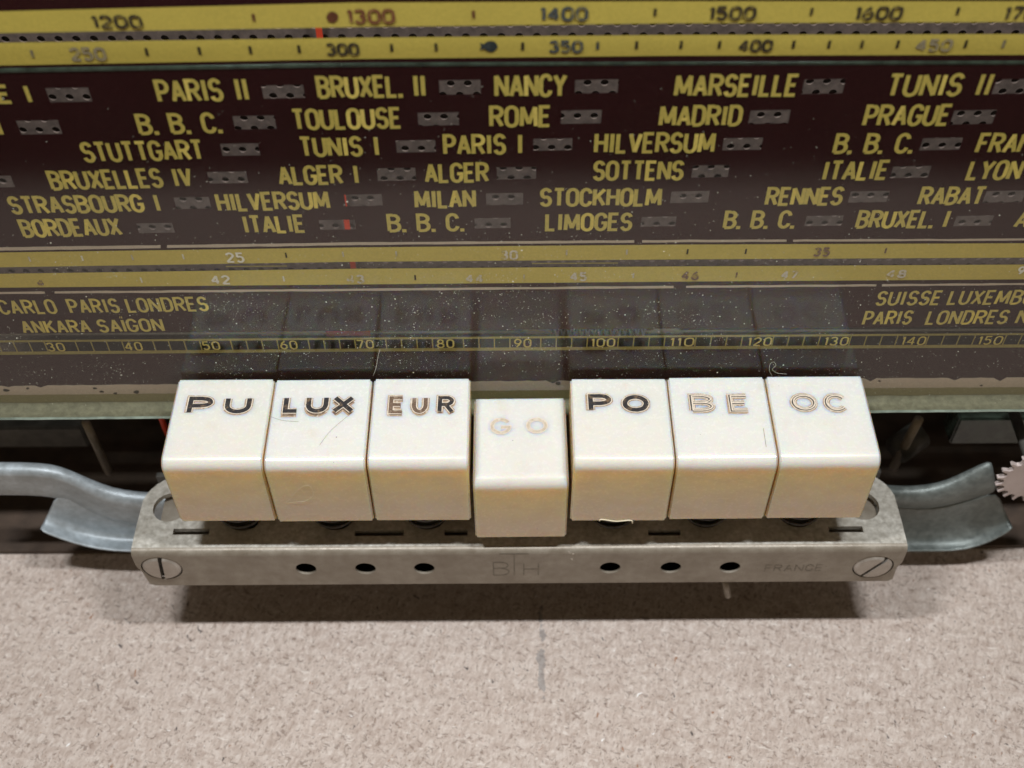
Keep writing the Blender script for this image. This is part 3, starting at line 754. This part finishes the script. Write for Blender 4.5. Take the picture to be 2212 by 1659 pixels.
LABK = {'PU': 'cream push key engraved PU, leftmost of the row', 'LUX': 'cream push key engraved LUX in doubled letters, with scratches', 'EUR': 'cream push key engraved EUR in brown worn letters',
 'GO': 'cream push key engraved GO, pressed lower than its neighbours with almost blank letters', 'PO': 'cream push key engraved PO in bold black letters', 'BE': 'cream push key engraved BE in thin doubled letters', 'OC': 'cream push key engraved OC, rightmost of the row'}
Z_BR = -2.30
for name_, txt, idx, dz, rz, ry in KEYS:
    cx = FX0+PITCH*(idx+.5); dyk = {0:.02,1:0,2:.015,3:.01,4:-.01,5:.0,6:.01}[idx]
    k = thing('push_key', LABK[txt], 'push key', (cx, dyk, dz), 'cream push keys in a row'); k.rotation_euler = (R(rz*.8), R(-rz*.5), R(rz*.6))
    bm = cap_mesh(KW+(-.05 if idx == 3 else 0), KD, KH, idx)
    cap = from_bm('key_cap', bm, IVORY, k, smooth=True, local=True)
    wn = cap.modifiers.new('wn', 'WEIGHTED_NORMAL'); wn.keep_sharp = False; wn.weight = 80
    bm = bmesh.new(); bm_box(bm, (-.18, .55, Z_BR-dz-.5), (.18, .68, -KH+.01), .01); from_bm('key_stem', bm, DARKG, k, local=True)
    # spring coils round the stem
    bm = bmesh.new(); pts = []; turns = 2.6; zt = -KH+.0; zb_ = Z_BR-dz+.03
    for q in range(int(turns*20)+1):
        a = q/20*2*math.pi; pts.append((.36*math.cos(a), .70+.36*math.sin(a), zb_+(zt-zb_)*.55*q/(turns*20)))
    bm_tube(bm, pts, .024, 6); from_bm('return_spring', bm, SPRINGM, k, smooth=True, local=True)
    # engraved letters
    z0 = dz
    for li, (ch, x0, x1, yt, yb) in enumerate(LET[txt]):
        A = PZ(x0, yb, z0); B = PZ(x1, yb, z0); T = PZ((x0+x1)/2, yt, z0)
        W = B.x-A.x; H = T.y-A.y; vs = []; fs = []; fm = []; lay = 0
        thin = txt in ('BE', 'OC')
        wd = .052 if thin else .078
        if txt == 'GO': wd = .045
        if txt == 'EUR': wd = .068
        inkm = 0
        def put(dx, dy, wdd, mi, hgt):
            global kk
            for pl in wide[ch][1]:
                pts = [(wd/2+p[0]*(W-wd)+dx+random.uniform(-.002,.002), wd/2+p[1]*(H-wd)+dy+random.uniform(-.002,.002)) for p in pl]
                for pc_ in pieces(pts, wdd):
                    L, Rr = ribbon(pc_, wdd); b = len(vs); hh = hgt+.0002*(len(fs) % 4)
                    for l, r in zip(L, Rr):
                        hh += .00001
                        vs.append((A.x-cx+l.x, A.y-dyk+l.y, hh)); vs.append((A.x-cx+r.x, A.y-dyk+r.y, hh))
                    for i in range(len(L)-1): fs.append((b+2*i, b+2*i+1, b+2*i+3, b+2*i+2)); fm.append(mi)
        dbl = {'LUX': (0.0, -.055), 'EUR': (.006, -.03), 'BE': (-.02, -.02) if li == 1 else None, 'PO': (-.022, -.01) if li == 0 else None, 'PU': (-.012,-.008)}.get(txt)
        if txt != 'GO': put(0, 0, wd+.046, 3, .0008)
        if dbl:
            put(dbl[0], dbl[1], wd+.030, 3, .0021); put(dbl[0], dbl[1], wd-.015, 1, .0034)
        put(0, 0, wd+.018, 2, .0047); put(0, 0, wd-.006, 0, .0060)
        if thin: put(.008, .004, wd*.38, 2, .0073)
        mm = [KINK if txt not in ('GO', 'EUR') else (KINKG if txt == 'GO' else (KINK if li == 2 else KINKW)), KINKW, KPALE, KDIRT]
        if thin: mm[0] = KINKT
        lo = mesh('engraved_letter', vs, fs, mm, k, fm=fm, loc=(0,0,0))
        lo['label'] = 'letter '+ch
# a few scratches on LUX and dirt marks on key fronts: thin raised curls of dust and hair
HAIR = simple('pale_hair', (.75,.68,.5), .5, 0, .1, 5); DKF = simple('dark_fleck', (.08,.05,.035), .7, 0, .2, 5)
fibre('loose_hair', [PY(x, y, -.012) for x, y in ((616,1086),(628,1076),(645,1057),(662,1048),(674,1056),(676,1070),(660,1082),(640,1084),(622,1087))], .0014, 'thin pale curled hair on the front of the LUX key', HAIR)
fibre('plastic_burr', [PY(x, y, -.02) for x, y in ((1295,1125),(1300,1122),(1330,1126),(1362,1124),(1366,1130))], .012, 'white plastic burr under the front of the PO key', HAIR)
fibre('fine_scratch', [PZ(x, y, .006) for x, y in ((690,962),(710,935),(735,912),(762,890))], .0018, 'fine slanting dark scratch on top of the LUX key', DKF)
fibre('fine_scratch', [PZ(x, y, .006) for x, y in ((1649,925),(1652,945),(1655,965))], .0025, 'short dark scratch on top of the BE key', DKF)
fibre('fine_scratch', [PZ(x, y, .006) for x, y in ((585,900),(610,908),(645,911))], .002, 'short curved scratch at the left of the LUX key', DKF)

# ------------------------------------------------------------------ bracket
brk = thing('key_bracket', 'aged grey metal bracket with slots, screws and round holes under the push keys', 'bracket', (0, 0, -3.3))
BX0 = PY(281, 1195, 0).x; BX1 = PY(1958, 1195, 0).x; BT = .09; BR = .10
bcx = (BX0+BX1)/2
YBK = 1.62
# top plate outline (x,y)
def rc(cx, cy, r, a0, a1, n=7): return [(cx+r*math.cos(R(a0+(a1-a0)*k/n)), cy+r*math.sin(R(a0+(a1-a0)*k/n))) for k in range(n+1)]
ch = .42
outl = [(BX0, BR), (BX1, BR), (BX1, .48)] + rc(BX1-.62, YBK-.75, .62, 12, 90) + rc(BX0+.62, YBK-.75, .62, 90, 168) + [(BX0, .48)]
holes = []
def rect(x0, x1, y0, y1): return [(x0, y0), (x1, y0), (x1, y1), (x0, y1)]
pc = PZ(368, 1096, Z_BR); pc2 = PZ(1862, 1092, Z_BR)
holes.append(circle(pc.x, pc.y, .275)); holes.append(circle(pc2.x, pc2.y, .275))
def slot(xa, xb, yc_):
    p = PZ(xa, yc_, Z_BR); q = PZ(xb, yc_, Z_BR); holes.append(rect(p.x, q.x, p.y-.062, p.y+.05))
slot(374, 452, 1148); slot(1790, 1864, 1143); slot(766, 872, 1151); slot(960, 1010, 1150); slot(1400, 1470, 1150)
for i in range(7):
    holes.append(circle(FX0+PITCH*(i+.5), .70, .30, 20))
v2, f2 = plate_mesh([outl]+holes, BT)
mesh('top_plate', [(u, v, Z_BR-BT/2+w_) for u, v, w_ in v2], f2, ZINCTOP, brk)
# bend
vs = []; fs = []; ns = 6; NX = 60
for i in range(NX+1):
    x = BX0+(BX1-BX0)*i/NX
    for k in range(ns+1):
        a = R(90+90*k/ns); vs.append((x, BR+BR*math.cos(a), Z_BR-BR+BR*math.sin(a)))
for i in range(NX):
    for k in range(ns): q = i*(ns+1)+k; fs.append((q, q+1, q+ns+2, q+ns+1))
mesh('folded_edge', vs, fs, ZINC, brk, smooth=True)
# flange (x,z)
zt = Z_BR-BR; zb_ = PY(1106, 1260, 0).z
lo_ = PY(332, 1262, 0).x; hi_ = PY(1925, 1252, 0).x
outf = [(BX0, zt), (BX1, zt), (BX1, zt-.30), (BX1-.05, zt-.45), (hi_+.02, zb_+.06), (hi_-.05, zb_), (lo_+.03, zb_), (lo_-.06, zb_+.05), (BX0+.06, zt-.45), (BX0, zt-.28)]
fh = []
for x in (661, 789.5, 916.5, 1318, 1449, 1577):
    p = PY(x, 1229-(x-661)*.0035, 0); fh.append(circle(p.x, p.z, .165, 24))
S1 = PY(349.5, 1228, 0); S2 = PY(1886, 1225, 0)
fh.append(circle(S1.x, S1.z, .325, 32)); fh.append(circle(S2.x, S2.z, .325, 32))
v2, f2 = plate_mesh([outf]+fh, BT)
mesh('front_flange', [(u, (BT/2+w_)*.5, v) for u, v, w_ in v2], f2, ZINC, brk)
# lower tray and added shade pieces seen through the round holes and slots
box('inner_plate', (BX0+.3, .25, Z_BR-BT-.16), (BX1-.3, YBK-.1, Z_BR-BT-.1), ZINC, brk)
box('inner_shade_rail', (BX0+.1, YBK-.09, zb_), (BX1-.1, YBK, Z_BR-BT-.01), DARKG, brk)  # dark colour stands in for the shade inside the flange holes
box('inner_shade_sheet', (BX0+.4, .10, zb_+.03), (BX1-.4, YBK-.12, zb_+.08), simple('inner_shade_black', (.022,.02,.018), .7), brk)  # black sheet added as shade, so the flange holes look dark
# screws
for S_, ang, lab in ((S1, 84, 'slotted screw at the left end, slot almost upright'), (S2, 58, 'slotted screw at the right end, slot slanting')):
    bm = bmesh.new(); rr = .305; a0 = R(ang); sw = .035
    # two half discs with a slot between, and a floor
    for sgn in (0, math.pi):
        n_ = 18; dlt = math.asin(sw/rr); pr = []
        for k in range(n_+1):
            a = a0+sgn+dlt+(math.pi-2*dlt)*k/n_; pr.append((a, rr))
        top = []; bot = []; edge = []
        for a, r0 in pr:
            edge.append(bm.verts.new((S_.x+math.cos(a)*rr, .012, S_.z+math.sin(a)*rr)))
            top.append(bm.verts.new((S_.x+math.cos(a)*rr*.86, -.025, S_.z+math.sin(a)*rr*.86)))
            bot.append(bm.verts.new((S_.x+math.cos(a)*rr, .07, S_.z+math.sin(a)*rr)))
        bm.faces.new(top)
        for k in range(n_):
            bm.faces.new((edge[k], edge[k+1], top[k+1], top[k])); bm.faces.new((bot[k], bot[k+1], edge[k+1], edge[k]))
        bm.faces.new((top[0], top[-1], edge[-1], edge[0])); bm.faces.new((edge[0], edge[-1], bot[-1], bot[0]))
    bmesh.ops.recalc_face_normals(bm, faces=bm.faces)
    s = from_bm('screw', bm, SCREWM, brk); s['label'] = lab
    bm = bmesh.new(); vv = [bm.verts.new((S_.x+.35*math.cos(t*math.pi/12), .072, S_.z+.35*math.sin(t*math.pi/12))) for t in range(24)]; bm.faces.new(vv)
    f_ = from_bm('screw_seat', bm, DARKG, brk)
# stamped marks
def stamp(text, x0, x1, yb, h, wd, mat=STAMP, dotted=False, lab=None):
    A = PY(x0, yb, 0); B = PY(x1, yb, 0); T = PY(x0, yb-h, 0); vs = []; fs = []; kx = 0
    for chh, ribs in stroke_mesh(text, 0, B.x-A.x, T.z-A.z, wd):
        for L, Rr in ribs:
            b = len(vs); kx += 1
            for l, r in zip(L, Rr): vs.append((A.x+l.x, -.0015-.0006*(kx % 6), A.z+l.y)); vs.append((A.x+r.x, -.0015-.0006*(kx % 6), A.z+r.y))
            for i in range(len(L)-1):
                fs.append((b+2*i, b+2*i+1, b+2*i+3, b+2*i+2))
    o = mesh('stamped_mark', vs, fs, mat, brk); o['label'] = lab or ('stamped '+text)
STW = simple('worn_stamping', (.215,.19,.15), .6, .2, .3, 20)
stamp('B', 1065, 1101, 1243, 29, .02, STW, lab='stamped letter B of the maker mark'); stamp('H', 1130, 1164, 1243, 27, .02, STW, lab='stamped letter H of the maker mark')
stamp('T', 1078, 1144, 1243, 47, .02, STW, lab='stamped tall letter T of the maker mark')
stamp('FRANCE', 1650, 1774, 1234, 14, .016, STW, True)
# white flake on the bracket edge
bm = bmesh.new()
for _ in range(16):
    p = PZ(1237+random.gauss(0, 7), 1196+random.gauss(0, 7), Z_BR-.03); p.y = min(p.y, -.008); s = random.uniform(.015, .045)
    vv = [bm.verts.new((p.x+random.uniform(-s, s), p.y+random.uniform(-.01, 0), p.z+random.uniform(-s, s))) for _k in range(3)]; bm.faces.new(vv)
o = from_bm('white_flake', bm, CORD); o['kind'] = 'stuff'; tag(o, 'crumbled white flake on the front edge of the metal bracket right of the GO key', 'flake')

# ------------------------------------------------------------------ side arms, gear, things under the chassis
def patch(name, grid, mat, label, cat, th=.05):
    nr = len(grid); nc = len(grid[0]); vs = [PY(*p) for row in grid for p in row]
    fs = [(r*nc+c, (r+1)*nc+c, (r+1)*nc+c+1, r*nc+c+1) for r in range(nr-1) for c in range(nc-1)]
    o = mesh(name, vs, fs, mat, smooth=True); sd = o.modifiers.new('sol', 'SOLIDIFY'); sd.thickness = th; sd.offset = -1
    ss = o.modifiers.new('sub', 'SUBSURF'); ss.levels = 1; ss.render_levels = 1
    return tag(o, label, cat) if label else o
arm = thing('support_arm', 'bent grey steel arm left of the push key bracket', 'bracket arm', tuple(PY(200, 1180, 1.3)))
def armpart(o, root):
    o.parent = root; o.matrix_parent_inverse = Matrix.Translation(-root.location); return o
top = [(-60,996),(-20,996),(60,996),(115,1000),(150,1012),(200,1035),(245,1052),(290,1060),(380,1064)]
o = patch('upper_rail', [[(x, y, 1.62) for x, y in top], [(x, y+6, 1.45) for x, y in top], [(x, y+30+(6 if x > 150 else 0), 1.30) for x, y in top],
   [(x, y+36+(6 if x > 150 else 0), 1.38) for x, y in top], [(x, y+78, 1.42) for x, y in top]], STEEL, None, None); armpart(o, arm)
o = patch('curved_plate', [
   [(118,1068,1.40),(160,1080,1.40),(210,1098,1.40),(260,1112,1.40),(310,1116,1.40),(380,1116,1.40)],
   [(108,1098,1.42),(150,1110,1.45),(205,1128,1.48),(260,1138,1.48),(310,1140,1.48),(380,1140,1.48)],
   [(97,1122,1.38),(140,1138,1.42),(200,1156,1.46),(255,1164,1.46),(310,1165,1.46),(380,1165,1.46)],
   [(88,1136,1.22),(132,1154,1.22),(190,1172,1.22),(245,1181,1.22),(310,1182,1.22),(380,1182,1.22)],
   [(84,1143,1.12),(130,1162,1.12),(188,1180,1.12),(244,1189,1.12),(310,1190,1.12),(380,1190,1.12)]], STEEL, None, None); armpart(o, arm)
arm2 = thing('support_arm', 'bent dull green-grey steel arm right of the push key bracket', 'bracket arm', tuple(PY(2050, 1180, 1.3)))
arm['group'] = arm2['group'] = 'steel arms beside the key bracket'
o = patch('upper_rail', [
   [(1850,1040,1.62),(1900,1043,1.62),(1950,1047,1.6),(2000,1045,1.6),(2045,1034,1.6),(2090,1012,1.6),(2140,988,1.6)],
   [(1850,1052,1.4),(1900,1055,1.4),(1950,1060,1.4),(2000,1059,1.4),(2048,1048,1.4),(2095,1028,1.42),(2146,1004,1.45)],
   [(1850,1076,1.30),(1900,1080,1.30),(1950,1088,1.30),(2003,1088,1.3),(2054,1076,1.32),(2102,1058,1.35),(2153,1040,1.40)],
   [(1850,1090,1.40),(1900,1094,1.42),(1950,1102,1.42),(2006,1104,1.42),(2060,1094,1.42),(2108,1080,1.42),(2160,1068,1.42)]], GREENSTEEL, None, None); armpart(o, arm2)
o = patch('curved_plate', [
   [(1850,1086,1.40),(1950,1098,1.40),(2006,1100,1.40),(2060,1091,1.40),(2108,1076,1.40),(2158,1062,1.40)],
   [(1850,1120,1.45),(1950,1128,1.47),(2010,1130,1.47),(2066,1122,1.47),(2116,1108,1.45),(2168,1092,1.42)],
   [(1850,1152,1.44),(1950,1158,1.46),(2014,1160,1.46),(2074,1153,1.46),(2126,1138,1.45),(2178,1116,1.42)],
   [(1850,1180,1.26),(1950,1183,1.26),(2020,1183,1.26),(2084,1181,1.26),(2138,1162,1.26),(2186,1134,1.26)],
   [(1850,1186,1.18),(1950,1189,1.18),(2022,1189,1.18),(2086,1188,1.18),(2142,1168,1.18),(2190,1140,1.18)]], GREENSTEEL, None, None); armpart(o, arm2)
# gear
gc = PY(2236, 1024, 1.25); NTT = 20; outg = []
for k in range(NTT):
    a = 2*math.pi*k/NTT
    for da, rr in ((-.42, .50), (-.16, .53), (-.07, .63), (.07, .63), (.16, .53), (.42, .50)):
        a_ = a+da*2*math.pi/NTT*1.1; outg.append((gc.x+rr*math.cos(a_), gc.z+rr*math.sin(a_)))
v2, f2 = plate_mesh([outg, circle(gc.x, gc.z, .1)], .07)
o = mesh('toothed_wheel', [(u, 1.2+w_, v) for u, v, w_ in v2], f2, GEARM); tag(o, 'small pale toothed metal wheel at the right edge above the steel arm', 'gear')
bm = bmesh.new(); bm_tube(bm, [(gc.x, 1.0, gc.z), (gc.x, 2.6, gc.z)], .09, 12); from_bm('axle', bm, DARKG, o, smooth=True)
# dark parts in the shade under the chassis
def cpt(name, x0, x1, y0, y1, yy, d, mat, label, cat):
    A = PY(x0, y1, yy); B = PY(x1, y0, yy); bm = bmesh.new(); bm_box(bm, (min(A.x,B.x), yy, A.z), (max(A.x,B.x), yy+d, B.z), .03)
    return tag(from_bm(name, bm, mat), label, cat)
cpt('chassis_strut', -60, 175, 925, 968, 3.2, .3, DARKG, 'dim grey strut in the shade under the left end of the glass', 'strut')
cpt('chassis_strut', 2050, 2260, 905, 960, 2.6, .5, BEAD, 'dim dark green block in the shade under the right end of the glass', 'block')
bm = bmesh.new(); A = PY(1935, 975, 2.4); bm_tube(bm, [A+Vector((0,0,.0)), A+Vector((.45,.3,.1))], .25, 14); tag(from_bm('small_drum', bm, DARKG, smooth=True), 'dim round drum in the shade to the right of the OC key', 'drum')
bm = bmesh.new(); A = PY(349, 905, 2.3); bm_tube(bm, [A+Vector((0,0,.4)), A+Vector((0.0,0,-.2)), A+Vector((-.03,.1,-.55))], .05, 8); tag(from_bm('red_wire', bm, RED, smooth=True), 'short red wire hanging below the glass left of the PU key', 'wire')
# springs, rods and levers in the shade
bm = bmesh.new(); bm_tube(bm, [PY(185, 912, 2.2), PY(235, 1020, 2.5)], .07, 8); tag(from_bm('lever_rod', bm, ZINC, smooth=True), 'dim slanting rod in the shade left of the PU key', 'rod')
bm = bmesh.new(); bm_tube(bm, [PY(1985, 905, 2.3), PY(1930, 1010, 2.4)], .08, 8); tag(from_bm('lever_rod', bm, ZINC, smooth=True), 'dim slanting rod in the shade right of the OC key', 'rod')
# things hanging from the bracket over the board, seen in its shadow
bm = bmesh.new(); A = PY(1563, 1262, .35); bm_tube(bm, [A+Vector((0,0,.15)), A+Vector((.12,-.02,-.35))], .06, 8); tag(from_bm('metal_prong', bm, ZINC, smooth=True), 'short pale metal prong hanging under the right half of the bracket', 'prong')
# crumbs on the board
vs = []; fs = []
for _ in range(420):
    px = random.uniform(-60, 2280); py = random.uniform(1200, 1700); p = PZ(px, py, ZB); s = random.uniform(.006, .022); a = random.uniform(0, 6.28); e = random.uniform(.3, .8)
    b = len(vs); h = s*.5
    for q in range(4):
        t = q*math.pi/2; u, v = s*math.cos(t), s*e*math.sin(t); vs.append((p.x+u*math.cos(a)-v*math.sin(a), p.y+u*math.sin(a)+v*math.cos(a), ZB+.002))
    vs.append((p.x, p.y, ZB+h+.004)); fs += [(b, b+1, b+4), (b+1, b+2, b+4), (b+2, b+3, b+4), (b+3, b, b+4)]
CR = ink('wood_crumb', (.5,.38,.28), .4, .8, wear=(.2,.13,.09))
o = mesh('wood_crumbs', vs, fs, CR); o['kind'] = 'stuff'; o['label'] = 'fine wood crumbs scattered on the particle board'; o['category'] = 'crumbs'
